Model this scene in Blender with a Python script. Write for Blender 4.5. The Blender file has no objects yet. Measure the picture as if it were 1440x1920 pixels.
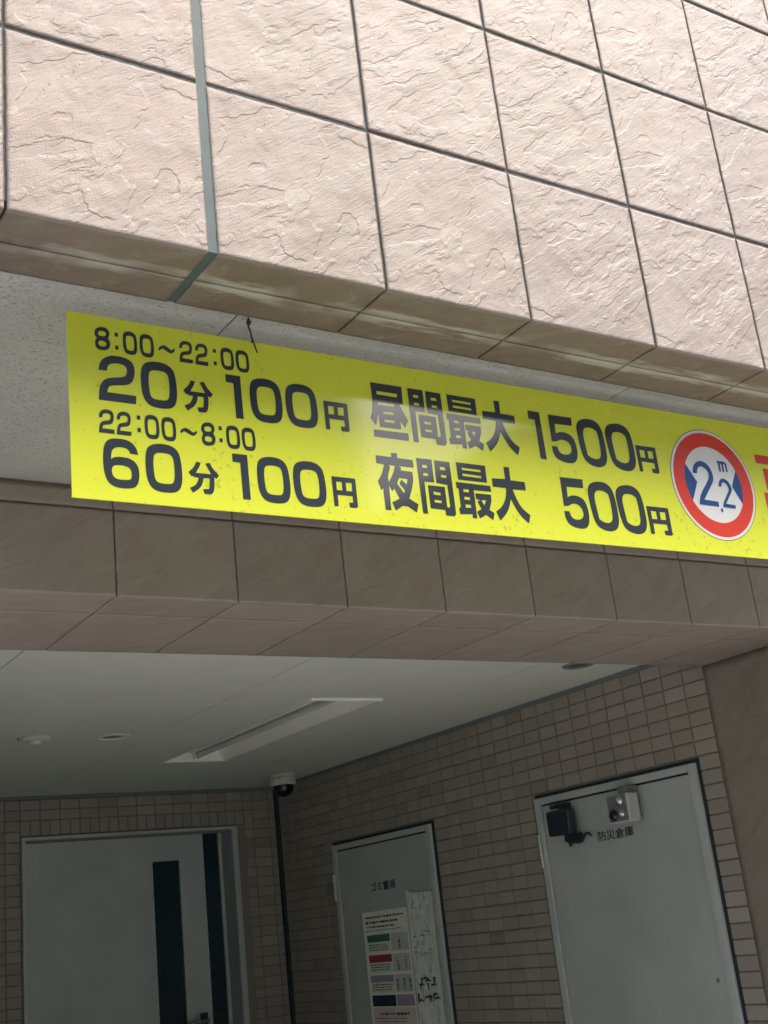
import bpy, math, random
import numpy as np
from mathutils import Matrix, Vector
from mathutils.geometry import tessellate_polygon

rnd = random.Random(7)
sc = bpy.context.scene
col = sc.collection

# ------------------------------------------------------------------ camera
EYE = Vector((0, 0, 1.5))
F_ = Vector((0.53157, 0.7852, 0.31765)); R_ = Vector((0.84296, -0.52709, -0.10772)); U_ = Vector((-0.08285, -0.32502, 0.94207))
cd = bpy.data.cameras.new('camera'); cam = bpy.data.objects.new('camera', cd); col.objects.link(cam)
cd.sensor_fit = 'VERTICAL'; cd.sensor_height = 24; cd.sensor_width = 18
cd.lens = 2332.375 / 1920 * 24
cd.clip_start = 0.05; cd.clip_end = 500
mw = Matrix.Identity(4)
for i in range(3):
    mw[i][0] = R_[i]; mw[i][1] = U_[i]; mw[i][2] = -F_[i]; mw[i][3] = EYE[i]
cam.matrix_world = mw
sc.camera = cam

# ------------------------------------------------------------------ light
SUN_EL, SUN_AZ = 55.0, 34.0          # the broad bright patch of a hazy sky, over the street; azimuth from -Y towards +X
w = bpy.data.worlds.new('World'); sc.world = w; w.use_nodes = True
nt = w.node_tree
bg = nt.nodes['Background']
sky = nt.nodes.new('ShaderNodeTexSky'); sky.sky_type = 'NISHITA'; sky.sun_disc = False
sky.sun_elevation = math.radians(SUN_EL); sky.sun_rotation = math.radians(180 - SUN_AZ)
sky.air_density = 1.0; sky.dust_density = 6.0; sky.ozone_density = 0.6
nt.links.new(sky.outputs[0], bg.inputs[0]); bg.inputs[1].default_value = 0.15
sd = bpy.data.lights.new('sun', 'SUN'); sun = bpy.data.objects.new('sun', sd); col.objects.link(sun)
sd.energy = 0.9; sd.angle = math.radians(64); sd.color = (1, 0.98, 0.95)
a, e = math.radians(SUN_AZ), math.radians(SUN_EL)
sdir = Vector((math.sin(a) * math.cos(e), -math.cos(a) * math.cos(e), math.sin(e)))   # towards the sun
sun.rotation_euler = sdir.to_track_quat('Z', 'Y').to_euler()
sun.location = (0, -8, 8)
vs = sc.view_settings
vs.view_transform = 'Standard'; vs.look = 'None'; vs.gamma = 1; vs.use_curve_mapping = False
vs.exposure = 1.25
sc.cycles.max_bounces = 10; sc.cycles.diffuse_bounces = 6

GLYPHS = {
 'hiru': [[[(85,994),(931,1000),(918,662),(813,663),(1000,378),(909,242),(786,360),(788,195),(227,192),(228,449),(122,204),(0,326),(65,455),(100,646)],[(234,847),(787,851),(775,783),(228,785)],[(235,644),(676,650),(667,596),(230,596)],[(366,487),(641,490),(635,439),(366,440)],[(363,337),(640,339),(637,294),(362,293)]],[[(45,127),(966,136),(962,1),(46,0)]]],
 'kan': [[[(0,997),(460,1000),(455,586),(163,580),(154,1),(10,0)],[(150,886),(300,887),(303,836),(151,833)],[(154,739),(300,739),(301,688),(154,689)]],[[(535,996),(1000,995),(1000,66),(982,30),(938,3),(692,5),(685,103),(254,107),(255,523),(759,523),(754,162),(790,151),(851,170),(845,567),(520,580)],[(684,888),(842,887),(850,834),(683,832)],[(687,744),(849,741),(848,692),(686,693)],[(392,416),(599,411),(607,359),(400,361)],[(396,270),(602,268),(605,219),(399,222)]]],
 'sai': [[[(77,1000),(917,1000),(910,683),(81,680)],[(222,910),(765,908),(765,867),(228,868)],[(223,802),(757,797),(757,755),(226,760)]],[[(1,632),(990,631),(993,521),(489,517),(479,5),(354,3),(357,73),(10,49),(0,166),(51,173),(56,516),(9,518)],[(188,514),(346,518),(342,466),(187,466)],[(186,377),(347,379),(344,326),(187,326)],[(192,239),(344,242),(346,186),(193,179)]],[[(521,464),(971,467),(963,351),(870,184),(1000,130),(937,0),(748,85),(560,7),(500,126),(635,182),(548,317),(640,350),(521,357)],[(667,345),(808,358),(738,258)]]],
 'dai': [[[(401,998),(567,1000),(556,762),(973,759),(978,606),(581,597),(633,469),(740,305),(858,222),(1000,157),(914,0),(698,132),(569,282),(482,413),(396,248),(277,127),(86,3),(0,160),(179,250),(309,378),(367,507),(390,606),(6,608),(8,757),(402,771)]]],
 'yoru': [[[(15,923),(422,921),(433,999),(584,1000),(577,919),(985,917),(996,786),(576,782),(642,760),(635,708),(938,706),(947,589),(884,420),(771,234),(1000,149),(930,3),(641,125),(381,4),(310,138),(519,217),(409,376),(347,331),(273,431),(265,0),(121,1),(117,364),(64,326),(0,481),(119,596),(209,766),(209,781),(11,785)],[(311,777),(493,778),(426,640),(278,477),(268,572),(360,747)],[(561,571),(791,572),(752,472),(626,549),(558,473),(686,365),(646,317),(496,473)]]],
 'fun': [[[(276,994),(418,973),(361,830),(234,637),(743,641),(665,772),(564,968),(725,1000),(793,841),(1000,634),(911,512),(835,561),(838,360),(804,139),(753,40),(698,0),(479,0),(441,141),(639,167),(661,270),(677,506),(478,495),(440,323),(342,161),(106,1),(11,147),(172,221),(266,333),(320,490),(156,501),(124,538),(91,512),(0,638),(176,804)]]],
 'en': [[[(0,993),(949,1000),(1000,974),(998,51),(935,5),(657,5),(630,166),(813,174),(808,390),(185,389),(182,10),(11,0)],[(176,834),(414,832),(411,548),(173,547)],[(576,828),(827,838),(814,552),(573,548)]]],
 '2': [[[(20,640),(51,799),(166,914),(319,977),(455,1000),(725,993),(925,927),(995,779),(975,611),(905,466),(758,387),(320,344),(244,268),(229,186),(1000,186),(982,8),(0,0),(19,256),(109,414),(279,501),(666,553),(754,612),(784,725),(741,802),(615,842),(412,830),(293,788),(246,714),(243,646)]]],
 '1': [[[(0,997),(973,1000),(1000,3),(516,0),(488,809),(6,813)]]],
 '6': [[[(357,998),(620,1000),(814,958),(945,851),(991,712),(764,718),(725,795),(629,824),(455,831),(317,797),(246,725),(224,563),(307,614),(501,633),(715,626),(887,567),(988,450),(1000,276),(957,127),(864,41),(716,8),(445,0),(237,31),(99,121),(22,287),(0,530),(28,779),(92,901),(191,966)],[(337,456),(550,466),(704,442),(778,375),(784,259),(747,191),(649,174),(436,168),(303,193),(235,275),(236,376),(278,430)]]],
 '0': [[[(298,987),(571,1000),(765,970),(915,878),(973,733),(1000,452),(982,228),(912,90),(790,22),(594,0),(344,3),(176,49),(69,157),(12,313),(0,620),(37,830),(120,926)],[(363,807),(596,812),(731,779),(781,672),(789,434),(771,285),(726,201),(627,178),(395,175),(273,209),(231,301),(213,535),(231,713),(274,776)]]],
 '5': [[[(38,992),(972,1000),(945,820),(256,812),(234,604),(417,653),(670,651),(906,591),(1000,418),(999,216),(907,65),(717,0),(382,5),(108,62),(1,186),(0,319),(210,324),(242,227),(371,170),(604,176),(740,231),(783,312),(745,421),(575,486),(365,485),(220,425),(23,420)]]],
 'one': [[[(23,1000),(953,994),(1000,0),(500,5),(494,820),(0,822)]]],
 'zero': [[[(371,997),(676,1000),(888,916),(978,732),(1000,353),(968,173),(853,54),(639,0),(344,19),(119,113),(41,326),(0,654),(9,810),(112,931)],[(376,818),(613,815),(747,758),(781,604),(776,337),(737,223),(609,165),(397,176),(266,233),(239,407),(212,649),(259,764)]]],
 '8': [[[(487,1000),(783,988),(969,845),(975,683),(864,547),(1000,416),(986,198),(833,59),(509,0),(174,9),(15,153),(9,340),(136,504),(0,608),(11,798),(162,933)],[(349,817),(645,827),(751,752),(736,658),(589,605),(310,603),(231,675),(253,764)],[(323,400),(618,403),(741,335),(734,227),(604,170),(334,170),(229,229),(235,337)]]],
 '~': [[[(0,364),(155,834),(374,1000),(550,818),(758,481),(869,556),(948,801),(1000,571),(895,168),(710,0),(499,220),(290,505),(165,392),(102,155)]]],
 'big2': [[[(0,697),(65,823),(204,934),(416,1000),(636,998),(864,928),(974,798),(999,663),(941,557),(780,446),(325,125),(1000,113),(997,0),(46,1),(143,206),(655,540),(770,632),(798,735),(711,832),(512,884),(332,850),(249,785),(213,701)]]],
 'small2': [[[(0,706),(123,892),(305,985),(535,1000),(786,934),(946,789),(983,651),(894,556),(311,140),(1000,116),(974,0),(26,4),(89,141),(675,568),(740,649),(668,798),(479,876),(300,852),(206,706)]]],
 'm': [[[(18,1000),(234,977),(551,998),(831,961),(1000,799),(988,45),(808,51),(811,626),(711,797),(639,736),(609,11),(423,24),(429,650),(371,752),(278,703),(237,0),(61,14),(84,751),(0,814)]]],
}
# ------------------------------------------------------------------ measured places (metres; the camera stands at x = y = 0)
YF, ZF = 1.4815, 2.4913            # face and lower edge of the stone upper wall
JX_L, JX_C, PX = 0.4361, 1.0587, 0.3047
SEAL0, SEAL1 = 0.7400, 0.7565      # wide expansion joint
ROWS = [0, .3087, .6289, .9300, 1.239, 1.548, 1.857]
D0, D1 = 0.0865, 0.1658
YB, YB2, ZB, ZT = 2.4692, 2.9687, 2.2430, 2.4408
BJ0, BP = 0.9557, 0.2904
ZC, YW, XW = 2.3133, 6.1745, 3.2519
YS = 1.6765                        # face of the yellow sign

# ------------------------------------------------------------------ helpers
WL = {}                            # world location of every object
def link(o, parent=None, wl=(0, 0, 0)):
    col.objects.link(o)
    wl = Vector(wl); WL[o.name] = wl
    if parent is not None:
        o.parent = parent; o.location = wl - WL[parent.name]
    else:
        o.location = wl
    return o
def tag(o, label=None, cat=None, group=None, kind=None):
    if label: o['label'] = label
    if cat: o['category'] = cat
    if group: o['group'] = group
    if kind: o['kind'] = kind
    return o
def empty(name, loc, label=None, cat=None, group=None, kind=None):
    o = bpy.data.objects.new(name, None); o.empty_display_size = .1
    link(o, None, loc); return tag(o, label, cat, group, kind)
def inst(name, me, parent, wl, rz=0.0, rx=0.0):
    o = bpy.data.objects.new(name, me); link(o, parent, wl); o.rotation_euler = (rx, 0, rz); return o

class MB:
    def __init__(s): s.v = []; s.f = []; s.m = []; s.sm = []
    def add(s, vs, fs, mi=0, smooth=False):
        n = len(s.v); s.v += [tuple(p) for p in vs]
        for f in fs: s.f.append([i + n for i in f]); s.m.append(mi); s.sm.append(smooth)
        return s
    def box(s, x0, x1, y0, y1, z0, z1, c=0.0, mi=0):
        """box with all twelve edges chamfered by c"""
        if c <= 0:
            vs = [(x, y, z) for z in (z0, z1) for y in (y0, y1) for x in (x0, x1)]
            return s.add(vs, [(0, 2, 3, 1), (4, 5, 7, 6), (0, 1, 5, 4), (2, 6, 7, 3), (0, 4, 6, 2), (1, 3, 7, 5)], mi)
        X, Y, Z = (x0, x1), (y0, y1), (z0, z1); vs = []; ix = {}
        for i in (0, 1):
            for j in (0, 1):
                for k in (0, 1):
                    sx, sy, sz = (1, -1)[i], (1, -1)[j], (1, -1)[k]
                    ix[i, j, k, 0] = len(vs); vs.append((X[i], Y[j] + sy * c, Z[k] + sz * c))
                    ix[i, j, k, 1] = len(vs); vs.append((X[i] + sx * c, Y[j], Z[k] + sz * c))
                    ix[i, j, k, 2] = len(vs); vs.append((X[i] + sx * c, Y[j] + sy * c, Z[k]))
        fs = []
        for i in (0, 1):
            fs.append([ix[i, 0, 0, 0], ix[i, 0, 1, 0], ix[i, 1, 1, 0], ix[i, 1, 0, 0]])
            fs.append([ix[0, i, 0, 1], ix[0, i, 1, 1], ix[1, i, 1, 1], ix[1, i, 0, 1]])
            fs.append([ix[0, 0, i, 2], ix[0, 1, i, 2], ix[1, 1, i, 2], ix[1, 0, i, 2]])
        for i in (0, 1):
            for j in (0, 1):
                fs.append([ix[i, j, 0, 0], ix[i, j, 1, 0], ix[i, j, 1, 1], ix[i, j, 0, 1]])
                fs.append([ix[i, 0, j, 0], ix[i, 1, j, 0], ix[i, 1, j, 2], ix[i, 0, j, 2]])
                fs.append([ix[0, i, j, 1], ix[1, i, j, 1], ix[1, i, j, 2], ix[0, i, j, 2]])
                for k in (0, 1): fs.append([ix[i, j, k, 0], ix[i, j, k, 1], ix[i, j, k, 2]])
        return s.add(vs, fs, mi)
    def tube(s, pts, r, n=8, mi=0, cap=True):
        pts = [Vector(p) for p in pts]; rs = r if isinstance(r, (list, tuple)) else [r] * len(pts); vs = []
        for i, p in enumerate(pts):
            t = (pts[min(i + 1, len(pts) - 1)] - pts[max(i - 1, 0)]).normalized()
            h = Vector((0, 0, 1)) if abs(t.z) < .9 else Vector((1, 0, 0))
            u = t.cross(h).normalized(); q = t.cross(u)
            for k in range(n):
                an = 2 * math.pi * k / n; vs.append(p + (u * math.cos(an) + q * math.sin(an)) * rs[i])
        fs = [(i * n + k, i * n + (k + 1) % n, (i + 1) * n + (k + 1) % n, (i + 1) * n + k) for i in range(len(pts) - 1) for k in range(n)]
        if cap: fs += [tuple(range(n))[::-1], tuple((len(pts) - 1) * n + k for k in range(n))]
        return s.add(vs, fs, mi, True)
    def lathe(s, c, prof, n=32, mi=0):
        """profile of (radius, z) turned about a vertical axis through c"""
        vs = []
        for r, z in prof:
            for k in range(n):
                an = 2 * math.pi * k / n; vs.append((c[0] + r * math.cos(an), c[1] + r * math.sin(an), c[2] + z))
        fs = [(i * n + k, i * n + (k + 1) % n, (i + 1) * n + (k + 1) % n, (i + 1) * n + k) for i in range(len(prof) - 1) for k in range(n)]
        fs += [tuple(range(n))[::-1], tuple((len(prof) - 1) * n + k for k in range(n))]
        return s.add(vs, fs, mi, True)
    def poly(s, rings, fn, mi=0):
        """flat shape with holes; fn maps a 2D point to 3D"""
        tri = tessellate_polygon([[Vector((x, y, 0)) for x, y in r] for r in rings])
        pts = [p for r in rings for p in r]
        return s.add([fn(*p) for p in pts], [tuple(t) for t in tri], mi)
    def mesh(s, name, mats):
        me = bpy.data.meshes.new(name); me.from_pydata(s.v, [], s.f)
        for m in (mats if isinstance(mats, (list, tuple)) else [mats]): me.materials.append(m)
        me.polygons.foreach_set('material_index', s.m); me.polygons.foreach_set('use_smooth', s.sm)
        me.update(); return me
    def obj(s, name, mats, parent=None, wl=None, sharp=True):
        """vertices are in world space; wl is where the origin goes"""
        if wl is None:
            a = np.array(s.v); wl = Vector((a.min(0) + a.max(0)) / 2)
        wl = Vector(wl); s.v = [tuple(Vector(p) - wl) for p in s.v]
        o = bpy.data.objects.new(name, s.mesh(name, mats)); link(o, parent, wl)
        if sharp and any(s.sm): o.data.set_sharp_from_angle(angle=math.radians(40))
        return o
def solid_normals(me):
    import bmesh
    b = bmesh.new(); b.from_mesh(me); bmesh.ops.recalc_face_normals(b, faces=b.faces); b.to_mesh(me); b.free()

# ------------------------------------------------------------------ materials
class N:
    def __init__(s, name):
        s.m = bpy.data.materials.new(name); s.m.use_nodes = True; s.t = s.m.node_tree; s.b = s.t.nodes['Principled BSDF']
    def n(s, typ, ins=None, **kw):
        x = s.t.nodes.new('ShaderNode' + typ)
        for k, v in kw.items(): setattr(x, k, v)
        for k, v in (ins or {}).items():
            if isinstance(v, bpy.types.NodeSocket): s.t.links.new(v, x.inputs[k])
            else: x.inputs[k].default_value = v
        return x
    def math(s, op, a, b=0.0, clamp=False):
        return s.n('Math', {0: a, 1: b}, operation=op, use_clamp=clamp).outputs[0]
    def ramp(s, fac, stops, interp='LINEAR'):
        r = s.n('ValToRGB', {0: fac}); cr = r.color_ramp; cr.interpolation = interp
        while len(cr.elements) < len(stops): cr.elements.new(0.5)
        for e_, (p, c) in zip(cr.elements, stops):
            e_.position = p; e_.color = (*c, 1) if len(c) == 3 else c
        return r.outputs[0]
    def mix(s, fac, a, b, blend='MIX'):
        x = s.n('Mix', data_type='RGBA', blend_type=blend)
        for k, v in ((0, fac), (6, a), (7, b)):
            if isinstance(v, bpy.types.NodeSocket): s.t.links.new(v, x.inputs[k])
            else: x.inputs[k].default_value = v if not isinstance(v, tuple) or len(v) == 4 else (*v, 1)
        return x.outputs[2]
    def noise(s, vec, scale, detail=4, rough=.55, dist=0.0):
        return s.n('TexNoise', {'Vector': vec, 'Scale': scale, 'Detail': detail, 'Roughness': rough, 'Distortion': dist}).outputs[0]
    def coord(s, which='Object'):
        return s.n('TexCoord').outputs[which]
    def mapped(s, vec, rot=(0, 0, 0), scale=(1, 1, 1), loc=(0, 0, 0)):
        if any(rot): vec = s.n('Mapping', {'Vector': vec, 'Rotation': rot}).outputs[0]     # turn first, stretch afterwards
        return s.n('Mapping', {'Vector': vec, 'Scale': scale, 'Location': loc}).outputs[0]
    def pos(s): return s.n('NewGeometry').outputs['Position']
    def set(s, **kw):
        for k, v in kw.items():
            k = k.replace('_', ' ')
            if isinstance(v, bpy.types.NodeSocket): s.t.links.new(v, s.b.inputs[k])
            else: s.b.inputs[k].default_value = v if not (isinstance(v, tuple) and len(v) == 3 and 'Color' in k) else (*v, 1)
        return s
    def bump(s, h, strength, dist):
        s.t.links.new(s.n('Bump', {'Height': h, 'Strength': strength, 'Distance': dist}).outputs[0], s.b.inputs['Normal']); return s

def plain(name, c, rough=.5, spec=.5, metal=0, var=.08, scale=30, bump=0.0):
    k = N(name); p = k.pos(); n_ = k.noise(p, scale, 5)
    lo = tuple(v * (1 - var) for v in c); hi = tuple(min(1, v * (1 + var)) for v in c)
    k.set(Base_Color=k.ramp(n_, [(.3, lo), (.7, hi)]), Roughness=rough, Metallic=metal)
    k.b.inputs['Specular IOR Level'].default_value = spec
    if bump: k.bump(k.noise(p, scale * 8, 3), bump, .001)
    return k.m

def stone_material(name, pale_tone, rust, fine, rough=.5, stain=0.0):
    """pinkish split-face porcelain: cloudy streaks along the grain, each piece a little different"""
    k = N(name); oc = k.coord('Object'); ri = k.n('ObjectInfo').outputs['Random']
    sh = k.n('VectorMath', {0: oc}, operation='ADD'); k.t.links.new(k.n('CombineXYZ', {0: k.math('MULTIPLY', ri, 7.0), 2: k.math('MULTIPLY', ri, 3.0)}).outputs[0], sh.inputs[1])
    g = k.mapped(sh.outputs[0], rot=(0, math.radians(36), 0), scale=(6, 10, 26))
    cloud = k.noise(g, 1.0, 6, .62, .6); grit = k.noise(oc, 420, 3, .7)
    blot = k.noise(sh.outputs[0], 7, 4, .6)
    c = k.ramp(cloud, [(.28, tuple(v * .88 for v in rust)), (.5, rust), (.72, pale_tone)])  # the stone's own mottling, from the warm tone to the paler one
    c = k.mix(k.math('MULTIPLY', k.ramp(blot, [(.42, (0, 0, 0)), (.68, (1, 1, 1))]), .55), c, pale_tone)
    c = k.mix(k.math('MULTIPLY', k.ramp(grit, [(.35, (0, 0, 0)), (.5, (1, 1, 1))]), .28), tuple(v * .72 for v in rust), c) if False else c
    tonev = k.math('ADD', .94, k.math('MULTIPLY', ri, .12))
    gm = k.math('MULTIPLY', tonev, k.math('ADD', .88, k.math('MULTIPLY', grit, .24)))
    c = k.mix(1.0, c, k.n('CombineColor', {0: gm, 1: gm, 2: gm}).outputs[0], 'MULTIPLY')
    if stain:      # lime bloom washed out of the joint between the two soffit rows (its distance is known per piece)
        at = k.n('Attribute', attribute_name='seam').outputs['Fac']
        wob = k.noise(k.mapped(k.pos(), scale=(7, 45, 7)), 1.0, 7, .72)
        band = k.math('SUBTRACT', k.math('ADD', at, k.math('MULTIPLY', wob, 1.3)), 1.36)
        fl = k.math('MULTIPLY', k.math('MULTIPLY', band, 5.0, True), stain)
        c = k.mix(k.math('MULTIPLY', fl, k.ramp(k.noise(k.pos(), 5.5, 3, .6), [(.40, (0, 0, 0)), (.60, (.9, .9, .9))])), c, (.46, .445, .40))
        pat = k.noise(k.pos(), 26, 6, .7)
        c = k.mix(k.math('MULTIPLY', k.ramp(pat, [(.56, (0, 0, 0)), (.72, (1, 1, 1))]), .30 * stain), c, (.44, .42, .37))
    k.set(Base_Color=c, Roughness=rough); k.b.inputs['Specular IOR Level'].default_value = .62
    # cleft-slate relief: thin ragged ledges between flat beds, the same in every tile cast from one mould
    kd = k.n('Attribute', attribute_name='mould').outputs['Fac']
    so_ = k.n('VectorMath', {0: oc, 1: k.n('CombineXYZ', {0: k.math('MULTIPLY', kd, 3.7), 2: k.math('MULTIPLY', kd, 1.9)}).outputs[0]}, operation='ADD').outputs[0]
    rag = k.n('TexNoise', {'Vector': so_, 'Scale': 38, 'Detail': 4, 'Roughness': .6}).outputs['Color']
    wob2 = k.n('VectorMath', {0: k.n('VectorMath', {0: rag, 1: (.5, .5, .5)}, operation='SUBTRACT').outputs[0], 3: .018}, operation='SCALE').outputs[0]
    wq = k.n('VectorMath', {0: so_, 1: wob2}, operation='ADD').outputs[0]
    def ledges(scale, lev, lo):
        q_ = k.mapped(wq, rot=(0, math.radians(36), 0), scale=scale)
        n_ = k.noise(q_, 1.0, 3.0, .5, .45)
        t_ = k.math('MULTIPLY', n_, lev)
        st_ = k.n('MapRange', {0: k.math('FRACT', t_), 1: lo, 2: 1.0, 3: 0.0, 4: 1.0}, interpolation_type='SMOOTHSTEP').outputs[0]
        return k.math('ADD', k.math('FLOOR', t_), st_), st_
    A_, sa = ledges((4.2, 6, 11.5), 6.5, .84)
    B_, sb = ledges((11, 14, 46), 5.0, .74)
    msk = k.ramp(k.math('ADD', k.noise(so_, 8.5, 2), k.math('MULTIPLY', kd, .055)), [(.46, (0, 0, 0)), (.66, (1, 1, 1))])
    msk2 = k.ramp(k.noise(so_, 6.0, 2), [(.40, (.12, .12, .12)), (.60, (1, 1, 1))])
    grain = k.noise(k.mapped(so_, rot=(0, math.radians(36), 0), scale=(30, 40, 190)), 1.0, 5, .65)
    h = k.math('ADD', k.math('MULTIPLY', A_, .34), k.math('MULTIPLY', k.math('MULTIPLY', B_, msk), .26))
    h = k.math('ADD', h, k.math('ADD', k.math('MULTIPLY', grain, .36), k.math('MULTIPLY', grit, .30)))
    k.bump(h, fine, .0052)
    return k.m

M = {}
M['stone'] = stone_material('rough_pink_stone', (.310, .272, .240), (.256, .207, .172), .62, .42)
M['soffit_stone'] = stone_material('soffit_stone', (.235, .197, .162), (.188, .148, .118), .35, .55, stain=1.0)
M['beam_stone'] = stone_material('beam_stone', (.292, .262, .226), (.262, .224, .188), .32, .55)
M['mortar'] = plain('joint_mortar', (.12, .135, .135), .9, .2, var=.25, scale=60, bump=.4)
M['sealant'] = plain('grey_sealant', (.080, .118, .120), .6, .4, var=.12, scale=25)
M['grout'] = plain('grey_grout', (.215, .205, .185), .9, .2, var=.2, scale=80)
M['brown_joint'] = plain('brown_joint', (.20, .175, .15), .9, .2, var=.2, scale=60)
M['dark'] = plain('dark_rubber_and_shade', (.018, .030, .037), .6, .4, var=.2, scale=40)  # rubber parts, and the dark strips that stand for shade in gaps
M['asphalt'] = plain('pale_paving', (.33, .33, .315), .9, .3, var=.25, scale=120, bump=.5)
M['concrete'] = plain('concrete_floor', (.40, .40, .385), .8, .3, var=.15, scale=12)
M['white_paint'] = plain('white_paint', (.585, .625, .57), .75, .3, var=.03, scale=6)
M['door'] = plain('grey_door_paint', (.445, .475, .468), .45, .45, var=.09, scale=3.5)
M['frame'] = plain('light_frame_paint', (.475, .515, .50), .4, .5, var=.05, scale=9)
M['glass'] = plain('dark_glass', (.006, .026, .034), .06, .6, var=.1, scale=4)
M['steel'] = plain('bright_steel', (.62, .62, .58), .28, .5, metal=1, var=.1, scale=60)
M['lamp_white'] = plain('lamp_enamel', (.90, .92, .87), .4, .5, var=.02, scale=20)
M['tube_white'] = plain('unlit_tube', (.55, .58, .54), .25, .5, var=.02)
M['black_plastic'] = plain('black_plastic', (.018, .026, .036), .42, .5, var=.25, scale=50)
M['white_plastic'] = plain('white_plastic', (.48, .50, .48), .4, .5, var=.04)
M['grey_plastic'] = plain('grey_plastic', (.17, .19, .20), .5, .5, var=.1)
M['cctv_white'] = plain('camera_white', (.62, .60, .52), .4, .5, var=.05)
M['smoke'] = plain('smoked_dome', (.008, .012, .020), .08, .6, var=.1)
M['corner'] = plain('corner_sealant', (.032, .050, .057), .55, .4, var=.2, scale=30)
M['brush'] = plain('brush_ink', (.13, .16, .17), .5, .4, var=.4, scale=40)
M['ink'] = plain('dark_ink', (.030, .040, .050), .5, .4, var=.15)

# speckled spray finish of the outer soffit: pits and crumbs
k = N('stippled_soffit'); p = k.pos(); a1 = k.noise(p, 150, 3, .6); a2 = k.noise(p, 5, 4, .6)
pit = k.ramp(a1, [(.30, (1, 1, 1)), (.41, (0, 0, 0))])
c = k.ramp(a2, [(.3, (.385, .39, .36)), (.7, (.45, .455, .42))])
c = k.mix(k.math('MULTIPLY', pit, .75), c, (.20, .205, .19))
k.set(Base_Color=c, Roughness=.85); k.bump(k.ramp(a1, [(.30, (0, 0, 0)), (.48, (1, 1, 1))]), .6, .003); M['stipple'] = k.m

# small wall tiles: every tile carries its own tone
k = N('wall_tile'); at = k.n('Attribute', attribute_name='tone').outputs['Fac']; p = k.pos()
c = k.ramp(at, [(0, (.275, .25, .215)), (.25, (.325, .30, .258)), (.5, (.35, .322, .278)), (.75, (.372, .345, .30)), (1, (.41, .385, .34))])
c = k.mix(k.math('MULTIPLY', k.noise(p, 60, 5, .65), .35), c, (.17, .16, .14))
k.set(Base_Color=c, Roughness=.55); k.b.inputs['Specular IOR Level'].default_value = .35; k.bump(k.noise(p, 260, 4), .25, .001); M['tile'] = k.m

# sign faces: glossy vinyl with mould specks and dust, denser near the lower edge
def vinyl(name, c, speck=1.0, rough=.05):
    k = N(name); p = k.pos(); z = k.n('SeparateXYZ', {0: p}).outputs[2]
    low = k.n('MapRange', {0: z, 1: 2.36, 2: 2.15, 3: 0.0, 4: .055}).outputs[0]
    s1 = k.noise(p, 95, 4, .6); s2 = k.noise(p, 9, 3, .6)
    sp = k.math('MULTIPLY', k.math('SUBTRACT', k.math('ADD', s1, k.math('ADD', low, k.math('MULTIPLY', s2, .34))), .825), 9.0, True)
    fine = k.noise(p, 700, 2, .6); fog = k.noise(p, 6, 4)
    spots = k.n('TexVoronoi', {'Vector': k.mapped(p, scale=(1, 0, 1)), 'Scale': 28}).outputs['Distance']
    dot = k.math('MULTIPLY', k.math('LESS_THAN', spots, k.math('MULTIPLY', k.noise(p, 31, 2), .10)), .7)
    base = k.mix(k.math('MULTIPLY', fog, .10), c, tuple(v * .8 + .02 for v in c))
    base = k.mix(k.math('MULTIPLY', k.math('MULTIPLY', fine, sp), 1.0 * speck, True), base, (.16, .20, .03))
    base = k.mix(k.math('MULTIPLY', dot, speck * .7), base, (.20, .22, .05))
    k.set(Base_Color=base, Roughness=k.math('ADD', rough, k.math('MULTIPLY', fog, .06)))
    k.b.inputs['Specular IOR Level'].default_value = .55
    k.bump(k.noise(p, 3.0, 2), .05, .004)
    return k.m
M['yellow'] = vinyl('yellow_vinyl', (.715, .785, .055), .8)
M['char'] = vinyl('charcoal_vinyl', (.036, .047, .058), .15)
M['red'] = vinyl('red_vinyl', (.70, .060, .035), .3)
M['blue'] = vinyl('blue_vinyl', (.022, .085, .26), .2)
M['signwhite'] = vinyl('white_vinyl', (.78, .80, .78), .35)

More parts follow.
